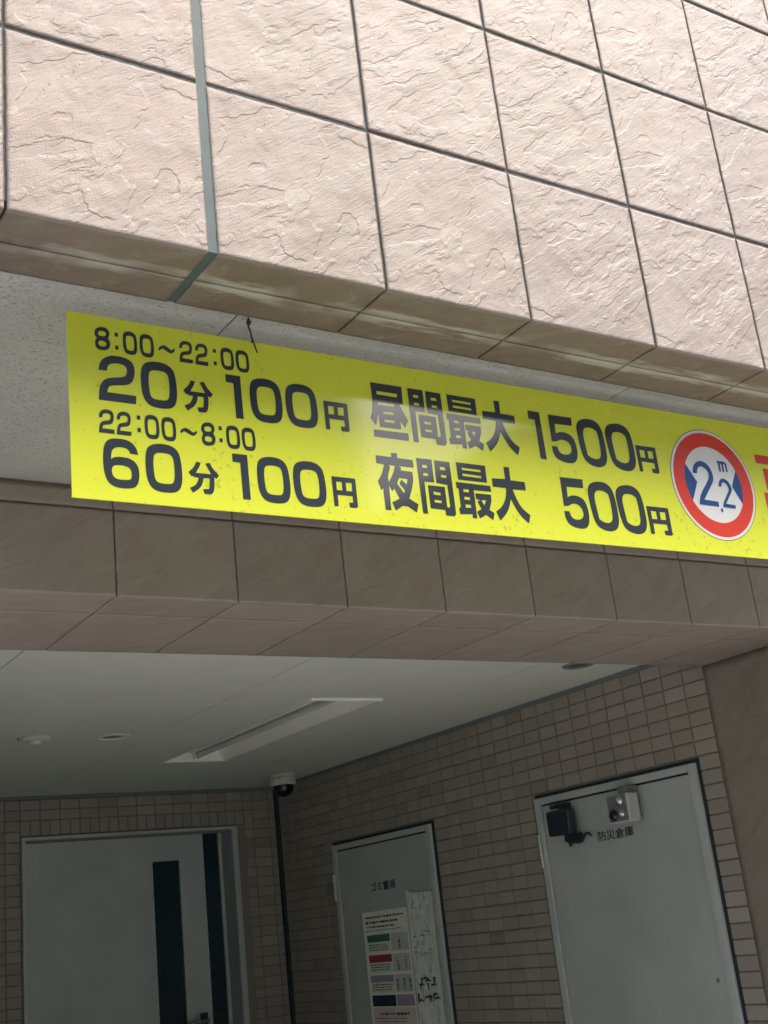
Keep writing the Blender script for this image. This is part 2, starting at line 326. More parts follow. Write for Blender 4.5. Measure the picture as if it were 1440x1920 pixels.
# ------------------------------------------------------------------ split-stone tile meshes
def perlin(x, y, seed):
    r = np.random.RandomState(seed); ang = r.rand(64, 64) * 2 * np.pi; gx, gy = np.cos(ang), np.sin(ang)
    xi, yi = np.floor(x).astype(int), np.floor(y).astype(int); xf, yf = x - xi, y - yi
    f5 = lambda t: t * t * t * (t * (t * 6 - 15) + 10)
    u, v = f5(xf), f5(yf)
    def d(ix, iy, dx, dy): return gx[ix % 64, iy % 64] * dx + gy[ix % 64, iy % 64] * dy
    a_ = d(xi, yi, xf, yf); b_ = d(xi + 1, yi, xf - 1, yf); c_ = d(xi, yi + 1, xf, yf - 1); e_ = d(xi + 1, yi + 1, xf - 1, yf - 1)
    return (a_ * (1 - u) + b_ * u) * (1 - v) + (c_ * (1 - u) + e_ * u) * v
def relief(px, pz, kind):
    """height (m) of the cleft face at tile coordinates in units of 0.3 m"""
    th = math.radians(34); s_ = px * math.cos(th) + pz * math.sin(th); t_ = -px * math.sin(th) + pz * math.cos(th)
    sd_ = 11 * kind + 3
    wx = perlin(s_ * 3.1, t_ * 3.1, sd_) * .22; wy = perlin(s_ * 4.0 + 9, t_ * 4.0, sd_ + 1) * .16
    s2, t2 = s_ + wx, t_ + wy
    lev = [4.2, 6.5, 5.2][kind]
    n1 = perlin(s2 * 2.0, t2 * 4.2, sd_ + 2) + .5 * perlin(s2 * 4.2, t2 * 9.5, sd_ + 3) + .28 * perlin(s2 * 9, t2 * 22, sd_ + 4)
    if kind == 1:    # a ragged crack falling from upper left towards lower right
        cr = np.abs(px * .75 + pz - .82 + .10 * perlin(px * 5, pz * 5, 77)); n1 = n1 - .55 * np.exp(-(cr / .05) ** 2)
    q = n1 * lev; fl = np.floor(q); fr = q - fl
    st = np.clip((fr - .80) / .20, 0, 1); st = st * st * (3 - 2 * st)
    h = (fl + st) / lev
    fine = perlin(s2 * 16, t2 * 60, sd_ + 5) * .055 + perlin(s2 * 40, t2 * 120, sd_ + 6) * .03
    return (h * .0052 + fine * .010)
def stone_mesh(name, wd, ht, kind, mat, n=84, amp=1.0, depth=.014, seam=None):
    """tile lying in x (width) and z (height), its cleft face towards -y at y = 0"""
    nx, nz = n, max(4, int(n * ht / max(wd, ht))); nx = max(4, int(n * wd / max(wd, ht)))
    gx = np.linspace(0, 1, nx + 1); gz = np.linspace(0, 1, nz + 1); X, Z = np.meshgrid(gx, gz)
    H = relief(X * wd / .3, Z * ht / .3, kind) * amp * .20
    edge = np.minimum(np.minimum(X * wd, (1 - X) * wd), np.minimum(Z * ht, (1 - Z) * ht))
    rag = .0012 * (1 - np.clip(edge / .003, 0, 1)) ** 2 * amp
    Y = -(H - H.mean()) + rag; Y = np.clip(Y, -.0065, .006)
    jx = .0010 * perlin(Z * 9, X * 0 + 3.3, 5 + kind) * ((X < 1e-6) | (X > 1 - 1e-6)); jz = .0012 * perlin(X * 11, Z * 0 + 1.7, 8 + kind) * ((Z < 1e-6) | (Z > 1 - 1e-6))
    P = np.stack([X * wd - wd / 2 + jx, Y, Z * ht - ht / 2 + jz], -1).reshape(-1, 3)
    idx = np.arange((nx + 1) * (nz + 1)).reshape(nz + 1, nx + 1)
    F = np.stack([idx[:-1, :-1], idx[:-1, 1:], idx[1:, 1:], idx[1:, :-1]], -1).reshape(-1, 4).tolist()
    ring = list(idx[0, :]) + list(idx[1:, -1]) + list(idx[-1, -2::-1]) + list(idx[-2:0:-1, 0])
    nb = len(P); back = P[ring].copy(); back[:, 1] = depth; P = np.vstack([P, back]); L = len(ring)
    nf = len(F)
    for i in range(L): F.append([ring[(i + 1) % L], ring[i], nb + i, nb + (i + 1) % L])
    me = bpy.data.meshes.new(name); me.from_pydata(P.tolist(), [], F); me.materials.append(mat)
    me.polygons.foreach_set('use_smooth', [True] * nf + [False] * L)
    me.attributes.new('mould', 'FLOAT', 'POINT').data.foreach_set('value', np.full(len(P), float(kind), np.float32))
    if seam is not None:
        at = me.attributes.new('seam', 'FLOAT', 'POINT'); zz = (P[:, 2] + ht / 2) / ht
        at.data.foreach_set('value', (1 - zz if seam > 0 else zz).astype(np.float32))
    me.update(); return me

# ================================================================== SETTING
g = MB().box(-40, 40, -60, 40, -.3, 0).obj('ground', M['asphalt'], None, (0, 0, 0)); tag(g, 'pale concrete street and forecourt in front of the building', kind='structure')
g = MB().box(-3.0, 3.60, 1.3, 6.4, .002, .012).obj('floor', M['concrete'], None, (0, 2, 0)); tag(g, 'grey concrete floor under the carport ceiling', kind='structure')

# ---- houses across the street (mirrored in the glossy sign, and shutting off the low sky)
M['render_wall'] = plain('rendered_wall', (.50, .49, .46), .85, .3, var=.08, scale=2)
M['window_glass'] = plain('window_glass', (.03, .04, .05), .08, .5, var=.1)
def house(x0, x1, y0, y1, h, label):
    hs = empty('house', ((x0 + x1) / 2, y1, 0), label, 'building', 'houses across the street')
    MB().box(x0, x1, y0, y1, .001, h, .02).obj('wall', M['render_wall'], hs)
    MB().box(x0 - .12, x1 + .12, y0 - .12, y1 + .12, h + .002, h + .22, .02).obj('roof', M['concrete'], hs)
    zz = 1.0
    while zz + 1.4 < h:
        xx = x0 + .9
        while xx + 1.7 < x1:
            wf = MB(); wf.box(xx, xx + 1.6, y1 + .002, y1 + .05, zz, zz + .06); wf.box(xx, xx + 1.6, y1 + .002, y1 + .05, zz + 1.14, zz + 1.2); wf.box(xx, xx + .06, y1 + .002, y1 + .05, zz + .06, zz + 1.14); wf.box(xx + 1.54, xx + 1.6, y1 + .002, y1 + .05, zz + .06, zz + 1.14); wf.box(xx + .77, xx + .83, y1 + .002, y1 + .05, zz + .06, zz + 1.14)
            f_ = wf.obj('window', M['frame'], hs)
            MB().box(xx + .06, xx + 1.54, y1 + .004, y1 + .02, zz + .06, zz + 1.14).obj('pane', M['window_glass'], f_)
            xx += 2.6
        zz += 2.8
house(-9.0, 7.5, -15.0, -8.0, 8.6, 'wider grey rendered house across the street, left of the gap')
house(11.2, 21.0, -14.0, -8.3, 8.0, 'narrower grey rendered house across the street, right of the gap')

# ---- stone upper wall with its underside strip
wall = empty('stone_wall', (1.5, YF, ZF), 'upper wall of pinkish split stone tiles with dark joints above the yellow sign', 'wall')
XL0, XR1 = -.90, JX_C + 9 * PX
ZTOP = ZF + ROWS[-1]
MB().box(XL0, XR1, YF + .0032, YW + .6, ZF + .016, ZTOP).obj('wall_body', M['mortar'], wall)
sp = MB().box(SEAL0 - .001, SEAL1 + .001, YF + .0016, YF + .03, ZF + .002, ZTOP)
sp.box(SEAL0 - .001, SEAL1 + .001, YF + .0017, YF + D1 - .003, ZF + .0035, ZF + .014)
sp.obj('expansion_joint', M['sealant'], wall)
cols = []
for i in range(4): cols.append((JX_L - PX * (i) + .0025 if i else JX_L + .0025, None))
xs_l = [(JX_L - i * PX + .0022, (JX_L - (i - 1) * PX - .0022) if i else SEAL0) for i in range(0, 5)]
xs_r = [(SEAL1, JX_C - .0022)] + [(JX_C + i * PX + .0022, JX_C + (i + 1) * PX - .0022) for i in range(0, 9)]
spans = sorted(xs_l + xs_r)
TW = .3005
stone_cache = {}
def stone(wd, ht, kind, mat, **kw):
    key = (round(wd, 3), round(ht, 3), kind, mat, tuple(kw.items()))
    if key not in stone_cache: stone_cache[key] = stone_mesh('stone_tile_face', wd, ht, kind, M[mat], **kw)
    return stone_cache[key]
KIND = {0: [0, 0, 0, 0, 0, 0, 0, 1, 1, 1, 0, 1, 0, 1, 0], 1: [1, 2, 1, 2, 2, 1, 2, 2, 0, 0, 1, 0, 2, 0, 1], 2: [0, 1, 2, 0, 2, 1, 1, 0, 0, 2, 0, 1, 2, 0, 1], 3: [2, 0, 1, 0, 1, 1, 2, 0, 2, 0, 1, 0, 2, 1, 0]}
for r in range(len(ROWS) - 1):
    z0 = ZF + ROWS[r] + (.0040 if r else 0); z1 = ZF + ROWS[r + 1] - .0040
    for ci, (x0, x1) in enumerate(spans):
        kd = KIND[r % 4][ci % 15]
        me = stone(x1 - x0, z1 - z0, kd, 'stone', depth=.007)
        o = inst('stone_tile', me, wall, ((x0 + x1) / 2, YF + rnd.uniform(-.0006, .0006), (z0 + z1) / 2))
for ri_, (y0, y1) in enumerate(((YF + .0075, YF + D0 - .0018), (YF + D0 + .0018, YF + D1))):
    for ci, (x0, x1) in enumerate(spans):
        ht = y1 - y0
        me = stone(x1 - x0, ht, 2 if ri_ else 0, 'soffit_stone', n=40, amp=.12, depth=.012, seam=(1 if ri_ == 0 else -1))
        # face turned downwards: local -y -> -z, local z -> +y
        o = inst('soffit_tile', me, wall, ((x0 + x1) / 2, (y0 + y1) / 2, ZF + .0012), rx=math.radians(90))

# ---- stippled soffit panels behind the strip
so = empty('soffit', (1.5, 2.0, ZF), kind='structure'); so['label'] = 'speckled grey soffit between the stone wall and the beam'
pj = [.870 + .8865 * i for i in range(-2, 4)]
for x0, x1 in zip(pj[:-1], pj[1:]):
    MB().box(x0 + .0016, x1 - .0016, YF + D1 + .002, YB + .02, ZF + .0035, ZF + .014, .0006).obj('soffit_panel', M['stipple'], so)
MB().box(pj[0], pj[-1], YF + D1 + .001, YB + .02, ZF + .010, ZF + .0155).obj('soffit_backing', M['grout'], so)

# ---- beam over the opening
bm_ = empty('stone_beam', (2.0, YB, ZB), 'brown stone clad beam behind and below the yellow sign, in shade', 'beam')
BX0, BX1 = BJ0 - 6 * BP, 3.95
MB().box(BX0, BX1, YB + .008, YB2 - .008, ZB + .008, ZF + .012).obj('beam_core', M['brown_joint'], bm_)
YM = 2.617
for i in range(-6, 11):
    x0, x1 = BJ0 + i * BP + .0014, BJ0 + (i + 1) * BP - .0014
    if x1 > BX1: x1 = BX1
    if x1 - x0 < .02: continue
    inst('stone_tile', stone(x1 - x0, ZT - ZB - .002, i % 2 * 2, 'beam_stone', n=48, amp=.55), bm_, ((x0 + x1) / 2, YB, (ZB + ZT - .002) / 2))
    inst('trim_tile', stone(x1 - x0, ZF - .004 - ZT - .002, i % 2, 'beam_stone', n=30, amp=.3), bm_, ((x0 + x1) / 2, YB + .003, (ZT + .002 + ZF - .004) / 2))
    for ya, yb in ((YB + .0135, YM - .001), (YM + .001, YB2)):
        inst('soffit_tile', stone(x1 - x0, yb - ya, i % 2 + 1, 'beam_stone', n=36, amp=.22, depth=.012), bm_, ((x0 + x1) / 2, (ya + yb) / 2, ZB + .0012), rx=math.radians(90))
    # inner face of the beam, towards the yard
    me = stone(x1 - x0, ZF - ZB - .01, 1, 'beam_stone', n=30, amp=.4)
    inst('stone_tile', me, bm_, ((x0 + x1) / 2, YB2 - .0005, (ZF + ZB) / 2), rz=math.pi)

# ---- stone column at the right
cl = empty('stone_column', (XW + .3, YB, 0), 'brown stone clad pillar at the right end of the beam, before the tiled wall', 'pillar')
MB().box(XW + .008, XW + .62, YB + .008, YB2 - .003, 0, ZB - .002).obj('column_core', M['brown_joint'], cl)
for i in range(2):
    z1 = ZB - .001 - i * 1.118; z0 = max(.012, z1 - 1.1172)
    inst('stone_tile', stone(YB2 - YB - .016, z1 - z0, i % 3, 'beam_stone', n=44, amp=.4), cl, (XW, (YB + .0145 + YB2) / 2, (z0 + z1) / 2), rz=-math.pi / 2)
    for j in range(2):
        inst('stone_tile', stone(.300, z1 - z0, (i + j) % 3, 'beam_stone', n=44, amp=.5), cl, (XW + .152 + .303 * j, YB, (z0 + z1) / 2))

# ---- inner ceiling
ce = empty('ceiling', (1.5, 4.5, ZC), kind='structure'); ce['label'] = 'white painted ceiling of the carport with thin panel joints'
LX0, LX1, LY0, LY1 = 2.204, 2.493, 3.846, 5.208        # opening of the recessed light
cj = [.6, .989, 1.882, 2.790, XW]
for x0, x1 in zip(cj[:-1], cj[1:]):
    a0, a1, b0, b1 = x0 + .0014, x1 - .0014, YB2 + .001, YW - .002
    q = MB()
    if x0 < LX0 < x1:
        q.box(a0, LX0, b0, b1, ZC, ZC + .012); q.box(LX1, a1, b0, b1, ZC, ZC + .012)
        q.box(LX0, LX1, b0, LY0, ZC, ZC + .012); q.box(LX0, LX1, LY1, b1, ZC, ZC + .012)
    else: q.box(a0, a1, b0, b1, ZC, ZC + .012)
    q.obj('ceiling_panel', M['white_paint'], ce)
MB().box(.4, 3.9, YB2 + .001, YW + .3, ZC + .085, ZC + .17).obj('ceiling_backing', M['grout'], ce)
t_ = MB(); t_.box(.4, XW - .010, YW - .010, YW, ZC - .017, ZC - .0005)
t_.obj('ceiling_trim', M['grey_plastic'], ce)
MB().box(XW - .010, XW, YB2 + .002, YW - .0105, ZC - .017, ZC - .0005).obj('ceiling_trim', M['grey_plastic'], ce)
o = MB().box(.40, .60, YB2 + .002, YW - .012, .013, ZC - .018).obj('wall_left', M['white_paint'], None, (.5, 4.5, 0)); tag(o, 'unseen plain white wall at the left, added to darken the carport', kind='structure')  # out of view, set close to cut the light from the left

# ---- small tiled walls
TONES = 7
def tile_mb(mb, wd, ht, cx, cy, cz, facing, d=.006, c=.0013):
    """chamfered tile face; facing 'y' looks along -y, 'x' along -x"""
    def T(u, v, h): return (cx + u, cy - h, cz + v) if facing == 'y' else (cx - h, cy - u, cz + v)
    a_, b_ = wd / 2, ht / 2
    vs = [T(-a_ + c, -b_ + c, 0), T(a_ - c, -b_ + c, 0), T(a_ - c, b_ - c, 0), T(-a_ + c, b_ - c, 0),
          T(-a_, -b_, -c), T(a_, -b_, -c), T(a_, b_, -c), T(-a_, b_, -c), T(-a_, -b_, -d), T(a_, -b_, -d), T(a_, b_, -d), T(-a_, b_, -d)]
    fs = [(0, 1, 2, 3)] + [(4 + i, 4 + (i + 1) % 4, (i + 1) % 4, i) for i in range(4)] + [(8 + i, 8 + (i + 1) % 4, 4 + (i + 1) % 4, 4 + i) for i in range(4)]
    return mb.add(vs, fs)
def set_tone(me, vals):
    at = me.attributes.new('tone', 'FLOAT', 'FACE'); at.data.foreach_set('value', np.repeat(np.array(vals, np.float32), 9)); return me
tile_cache = {}
def tile_mesh(wd, ht, tone, facing):
    key = (round(wd, 4), round(ht, 4), tone, facing)
    if key not in tile_cache:
        tile_cache[key] = set_tone(tile_mb(MB(), wd, ht, 0, 0, 0, facing).mesh('wall_tile_face', M['tile']), [tone / (TONES - 1)])
    return tile_cache[key]
def pick_tone():
    return min(TONES - 1, max(0, int(round(rnd.gauss(3.1, 1.1)))))
EYEn = np.array(EYE); Fn, Rn, Un = map(np.array, (F_, R_, U_))
def img(pnt):
    d = np.array(pnt) - EYEn; z = d @ Fn
    return (720 + 2332.4 * (d @ Rn) / z, 960 - 2332.4 * (d @ Un) / z, z)
def in_frame(pnt, m=25):
    x, y, z = img(pnt); return z > 0 and -m < x < 1440 + m and -m < y < 1920 + m
def lay_tiles(parent, tiles, facing):
    """tiles: (wd, ht, cx, cy, cz); the 300 that show largest are parts, the others one joined part"""
    def size(t):
        c = np.array(t[2:5])
        if not in_frame(c): return -1
        if facing == 'x' and c[1] < YB2: return -1
        nrm = np.array((0, -1, 0)) if facing == 'y' else np.array((-1, 0, 0)); v = EYEn - c; d = np.linalg.norm(v)
        return t[0] * t[1] * abs(v @ nrm) / d ** 3
    order = sorted(range(len(tiles)), key=lambda i: -size(tiles[i])); single = set(order[:298])
    rest = MB(); tones = []
    for i, t in enumerate(tiles):
        tn = pick_tone(); jx, jz = rnd.uniform(-.0005, .0005), rnd.uniform(-.0005, .0005); dp = rnd.uniform(-.0006, .0006)
        if i in single:
            wl = (t[2] + jx, t[3] + dp, t[4] + jz) if facing == 'y' else (t[2] + dp, t[3] + jx, t[4] + jz)
            inst('wall_tile', tile_mesh(t[0], t[1], tn, facing), parent, wl)
        else:
            wl = (t[2] + jx, t[3] + dp, t[4] + jz) if facing == 'y' else (t[2] + dp, t[3] + jx, t[4] + jz)
            tile_mb(rest, t[0], t[1], *wl, facing); tones.append(tn / (TONES - 1))
    if tones:
        o = rest.obj('wall_tiles', M['tile'], parent); set_tone(o.data, tones); o['kind'] = 'stuff'
J = .0052
# right-hand wall
D3 = (3.060, 3.966, 1.945); D2 = (4.696, 5.600, 1.945)      # openings (y0, y1, top) incl. sealant
sw = empty('tiled_side_wall', (XW, 4.5, 0), 'side wall of small grey brown tiles holding the two grey store doors', 'wall')
MB().box(XW + .0048, XW + .35, YB2 - .002, YW + .3, 0, ZC + .08).obj('wall_core', M['grout'], sw)
tl = []; PY = .1015
zrows = [(1.9012 + .05 * k_ + J / 2, 1.9012 + .05 * (k_ + 1) - J / 2) for k_ in range(-38, 8)]
zrows = [(a_, min(b_, ZC - .004)) for a_, b_ in zrows if a_ > 0 and a_ < ZC - .02]
def cut(spans_, lo, hi):
    out = []
    for a_, b_ in spans_:
        if b_ <= lo or a_ >= hi: out.append((a_, b_))
        else:
            if a_ < lo - .008: out.append((a_, lo))
            if b_ > hi + .008: out.append((hi, b_))
    return out
ysp = [(2.9670 + PY * i + J / 2, 2.9670 + PY * (i + 1) - J / 2) for i in range(32)]
ysp = [(a_, min(b_, YW - .032)) for a_, b_ in ysp if a_ < YW - .05]
for z0, z1 in zrows:
    ss = ysp; zc_ = z0
    for d_ in (D3, D2):
        if z0 < d_[2] - .004: ss = cut(ss, d_[0], d_[1])
    for y0, y1 in ss:
        zz0 = z0
        for d_ in (D3, D2):
            if z0 < d_[2] < z1 and y1 > d_[0] and y0 < d_[1]: zz0 = d_[2]
        if z1 - zz0 > .006: tl.append((y1 - y0, z1 - zz0, XW, (y0 + y1) / 2, (zz0 + z1) / 2))
lay_tiles(sw, tl, 'x')
# back wall
DB = (1.848, 3.052, 2.120)
bw = empty('tiled_back_wall', (1.5, YW, 0), 'back wall of small grey brown tiles around the wide grey door with a glass slit', 'wall')
MB().box(.4, XW + .0045, YW + .0048, YW + .35, 0, ZC + .08).obj('wall_core', M['grout'], bw)
MB().box(3.2395, XW + .0042, YW - .030, YW + .0046, 0, ZC - .018).obj('corner_joint', M['corner'], bw)
tl = []
xsp = [(1.848 - .075 + J / 2, 1.848 - J / 2)] + [(1.773 - .1 * (i + 1) + J / 2, 1.773 - .1 * i - J / 2) for i in range(13)]
xabove = [(1.848 + .1 * i + J / 2, 1.848 + .1 * (i + 1) - J / 2) for i in range(12)] + [(3.048 + J / 2, 3.105 - J / 2)]
xright = [(3.105 + J / 2, 3.203 - J / 2), (3.203 + J / 2, 3.238)]
zrb = [(2.2452 - .05 * k_ + J / 2, 2.2452 - .05 * (k_ - 1) - J / 2) for k_ in range(0, 45)]
for a_, b_ in zrb:
    if a_ < .01: continue
    b_ = min(b_, ZC - .004)
    for x0, x1 in xsp + xright: tl.append((x1 - x0, b_ - a_, (x0 + x1) / 2, YW, (a_ + b_) / 2))
    if a_ > 2.19:
        for x0, x1 in xabove: tl.append((x1 - x0, b_ - a_, (x0 + x1) / 2, YW, (a_ + b_) / 2))
    elif b_ < 2.16:
        tl.append((.048, b_ - a_, 3.0775, YW, (a_ + b_) / 2))
for i in range(24):
    x0, x1 = 1.848 + .05 * i + J / 2, 1.848 + .05 * (i + 1) - J / 2
    tl.append((x1 - x0, .0745 - J, (x0 + x1) / 2, YW, 2.1575))
tl.append((.048, .0745 - J, 3.0775, YW, 2.1575))
lay_tiles(bw, tl, 'y')

# ================================================================== DOORS
def text_mesh(s, size, mat, bold=.0):
    cu = bpy.data.curves.new('txt', 'FONT'); cu.body = s; cu.size = size; cu.offset = bold
    t = bpy.data.objects.new('txt', cu); col.objects.link(t)
    bpy.context.view_layer.update()
    me = bpy.data.meshes.new_from_object(t); bpy.data.objects.remove(t); bpy.data.curves.remove(cu)
    me.materials.clear(); me.materials.append(mat); return me
def wall_text(s, y_left, z_mid, width, height, x, parent, mat, bold=.0):
    """printed lettering on a face that looks along -x (text runs towards -y)"""
    me = text_mesh(s, .1, mat, bold)
    a_ = np.empty(len(me.vertices) * 3, np.float32); me.vertices.foreach_get('co', a_); a_ = a_.reshape(-1, 3)
    mn, mx = a_.min(0), a_.max(0); u = (a_[:, 0] - mn[0]) / (mx[0] - mn[0]); v = (a_[:, 1] - mn[1]) / (mx[1] - mn[1]) - .5
    P = np.stack([0 * u, -u * width, v * height], -1)
    fs = [list(p_.vertices) for p_ in me.polygons]; nv = len(P); V_, F2 = [], []
    for i, (dy, dz) in enumerate(((0, 0), (.0010, 0), (-.0010, 0), (0, .0007), (0, -.0007))):      # heavier strokes
        V_ += (P + np.array((-.00012 * i, dy, dz))).tolist(); F2 += [[q_ + nv * i for q_ in f_] for f_ in fs]
    me = bpy.data.meshes.new('lettering'); me.from_pydata(V_, [], F2); me.materials.append(mat); me.update()
    o = bpy.data.objects.new('lettering', me); link(o, parent, (x, y_left, z_mid)); return o

def side_door(y0, y1, ztop, label, word, wy, wz, ww, wh, group):
    d = empty('steel_door', (XW, (y0 + y1) / 2, 0), label, 'door', group)
    s0, s1, st = y0, y1, ztop
    q = MB()
    q.box(XW - .0005, XW + .0046, s0, s0 + .015, .01, st); q.box(XW - .0005, XW + .0046, s1 - .006, s1, .01, st); q.box(XW - .0005, XW + .0046, s0 + .015, s1 - .006, st - .013, st)
    q.obj('sealant', M['dark'], d)
    f0, f1, ft = s0 + .0155, s1 - .0065, st - .0135
    xo = XW - .014; fr = MB()
    fr.box(xo, XW + .0044, f0, f0 + .034, .01, ft, .002); fr.box(xo, XW + .0044, f1 - .034, f1, .01, ft, .002); fr.box(xo + .0004, XW + .0044, f0 + .0345, f1 - .0345, ft - .026, ft, .002)
    fr.obj('frame', M['frame'], d)
    g_ = MB(); g_.box(XW - .001, XW + .004, f0 + .0345, f1 - .0345, ft - .033, ft - .0265); g_.box(XW + .0005, XW + .004, f0 + .0345, f0 + .038, .01, ft - .033); g_.box(XW + .0005, XW + .004, f1 - .038, f1 - .0345, .01, ft - .033)
    g_.obj('shadow_gasket', M['dark'], d)  # dark strips: rubber seal plus the shade of the gap, put into colour
    MB().box(XW - .006, XW + .0038, f0 + .0385, f1 - .0385, .012, ft - .0335, .0015).obj('door_leaf', M['door'], d)
    h_ = MB(); 
    for za, zb_ in ((1.668, 1.724), (1.7265, 1.793)):
        h_.tube([(xo - .006, f1 - .010, za), (xo - .006, f1 - .010, zb_)], .0085, 10)
    h_.obj('hinge', M['steel'], d)
    kn = MB(); kn.lathe((0, 0, 0), [(.004, -.004), (.0075, -.003), (.0075, .001), (.005, .002)], 16)
    kn.v = [(XW - .0065 - p_[2], f0 + .075 + p_[0], 1.229 + p_[1]) for p_ in kn.v]
    kn.obj('lock_cylinder', M['grey_plastic'], d)
    hd = MB(); hd.tube([(XW - .006, f0 + .075, 1.0), (XW - .055, f0 + .075, 1.0), (XW - .058, f0 + .090, 1.0), (XW - .058, f0 + .185, 1.0)], .009, 10)
    hd.obj('handle', M['steel'], d)
    wall_text(word, wy, wz, ww, wh, XW - .0066, d, M['ink'])
    return d
side_door(D3[0], D3[1], D3[2], 'pale grey steel store door nearest the stone pillar, dark box and white lamp on it', '防災倉庫', 3.622, 1.747, .192, .036, 'grey steel store doors in the side wall')
side_door(D2[0], D2[1], D2[2], 'grey steel refuse room door plastered with two paper notices, nearer the back corner', 'ゴミ置場', 5.262, 1.704, .212, .040, 'grey steel store doors in the side wall')

# wide back door
d = empty('entrance_door', (2.42, YW, 0), 'wide grey door with a tall dark glass slit in the back wall', 'door')
fr = MB(); fr.box(1.850, 2.998, YW - .020, YW + .0045, 2.099, 2.115, .002); fr.box(2.967, 2.998, YW - .0198, YW + .0045, .01, 2.0985, .002); fr.box(1.850, 1.868, YW - .0198, YW + .0045, .01, 2.0985, .002)
fr.obj('frame', M['frame'], d)
MB().box(1.8685, 2.9665, YW - .004, YW + .0042, 2.084, 2.0985).obj('head_gap_shade', M['grey_plastic'], d)  # grey strip, coloured for the shade in the gap over the leaf
lf = MB()
lf.box(1.8685, 2.515, YW - .013, YW + .0041, .012, 2.0835); lf.box(2.661, 2.798, YW - .013, YW + .0041, .012, 2.0835)
lf.box(2.5152, 2.6608, YW - .0129, YW + .0041, 1.959, 2.0834); lf.box(2.5152, 2.6608, YW - .0129, YW + .0041, .012, .75)
lf.obj('door_leaf', M['door'], d)
MB().box(2.5152, 2.6608, YW - .002, YW + .003, .7502, 1.9588).obj('glass_slit', M['glass'], d)
MB().box(2.7985, 2.886, YW - .001, YW + .003, .012, 2.0835).obj('side_light', M['glass'], d)
MB().box(2.8865, 2.903, YW - .017, YW + .004, .012, 2.0835, .002).obj('mullion', M['frame'], d)
MB().box(2.9035, 2.9665, YW - .004, YW + .004, .012, 2.0835).obj('side_panel', M['grey_plastic'], d)
q = MB(); q.box(2.9985, 3.0515, YW - .0006, YW + .0046, .01, 2.1195); q.box(1.8485, 2.998, YW - .0006, YW + .0046, 2.1155, 2.1195); q.obj('sealant', M['tile'], d)
set_t = q and None
hd = MB(); hd.box(2.728, 2.770, YW - .018, YW - .0132, .98, 1.215, .002); hd.obj('handle_plate', M['black_plastic'], d)
MB().tube([(2.749, YW - .018, 1.178), (2.749, YW - .062, 1.178), (2.740, YW - .066, 1.178), (2.640, YW - .066, 1.175)], .0095, 10).obj('handle', M['steel'], d)

# ---- devices on the near store door
bx = empty('sensor_box', (XW - .006, 3.78, 1.82), 'black sensor box with a torn strap and curled cord on the storeroom door', 'sensor')
xf = XW - .066
MB().box(xf, XW - .0265, 3.706, 3.838, 1.7735, 1.8665, .006).obj('casing', M['black_plastic'], bx)
MB().box(xf + .040, XW - .0062, 3.735, 3.815, 1.785, 1.8555, .003).obj('back_plate', M['black_plastic'], bx)
br = MB(); br.box(XW - .030, XW - .0062, 3.745, 3.800, 1.8672, 1.893, .003); br.tube([(XW - .034, 3.835, 1.884), (XW - .034, 3.800, 1.884)], .0085, 10); br.obj('bracket', M['black_plastic'], bx)
st_ = [(3.792, 1.7735), (3.700, 1.7735), (3.690, 1.752), (3.700, 1.738), (3.722, 1.734), (3.742, 1.738), (3.760, 1.738), (3.773, 1.728), (3.776, 1.742), (3.792, 1.750)]
q = MB(); n_ = len(st_)
q.poly([st_], lambda y, z: (XW - .020 - .006 * math.sin(y * 90), y, z)); q.poly([st_], lambda y, z: (XW - .0135, y, z))
for i in range(n_):
    (ya, za), (yb, zb_) = st_[i], st_[(i + 1) % n_]
    fx = lambda y: XW - .020 - .006 * math.sin(y * 90)
    q.add([(fx(ya), ya, za), (fx(yb), yb, zb_), (XW - .0135, yb, zb_), (XW - .0135, ya, za)], [(0, 1, 2, 3)])
o = q.obj('strap', M['black_plastic'], bx); solid_normals(o.data)
MB().tube([(XW - .018, 3.700, 1.752), (XW - .020, 3.686, 1.757), (XW - .021, 3.674, 1.764), (XW - .021, 3.662, 1.766), (XW - .020, 3.650, 1.762), (XW - .019, 3.643, 1.753)], [.006, .006, .0055, .0055, .005, .003], 8).obj('cord', M['black_plastic'], bx)
# white lamp with two round lenses
lm = empty('sensor_lamp', (XW - .006, 3.40, 1.83), 'small white sensor lamp with two shiny round lenses, at the top of the storeroom door', 'lamp')
x0, x1 = XW - .088, XW - .030
MB().box(x0 + .004, x1, 3.352, 3.462, 1.776, 1.874, .004).obj('casing', M['white_plastic'], lm)
MB().box(x0, x0 + .0036, 3.360, 3.456, 1.780, 1.870, .001).obj('face_plate', M['grey_plastic'], lm)
for yy, zz, rr in ((3.392, 1.850, .014), (3.388, 1.805, .011)):
    q = MB(); q.lathe((0, 0, 0), [(.001, .012), (rr * .6, .010), (rr, .004), (rr * 1.25, .001), (rr * 1.25, -.001)], 20)
    q.v = [(x0 - .0012 - p_[2], yy + p_[0], zz + p_[1]) for p_ in q.v]; o = q.obj('lens', M['steel'], lm); solid_normals(o.data)
q = MB(); q.lathe((0, 0, 0), [(.001, .014), (.012, .012), (.019, .006), (.021, .001), (.021, -.001)], 20)
q.v = [(x0 - .0012 - p_[2], 3.430 + p_[0], 1.803 + p_[1]) for p_ in q.v]; o = q.obj('motion_sensor', M['smoke'], lm); solid_normals(o.data)
q = MB(); q.box(XW - .070, XW - .0062, 3.372, 3.412, 1.8745, 1.902, .003); q.box(x1 + .0003, XW - .0062, 3.37, 3.44, 1.79, 1.86, .002); q.obj('bracket', M['grey_plastic'], lm)

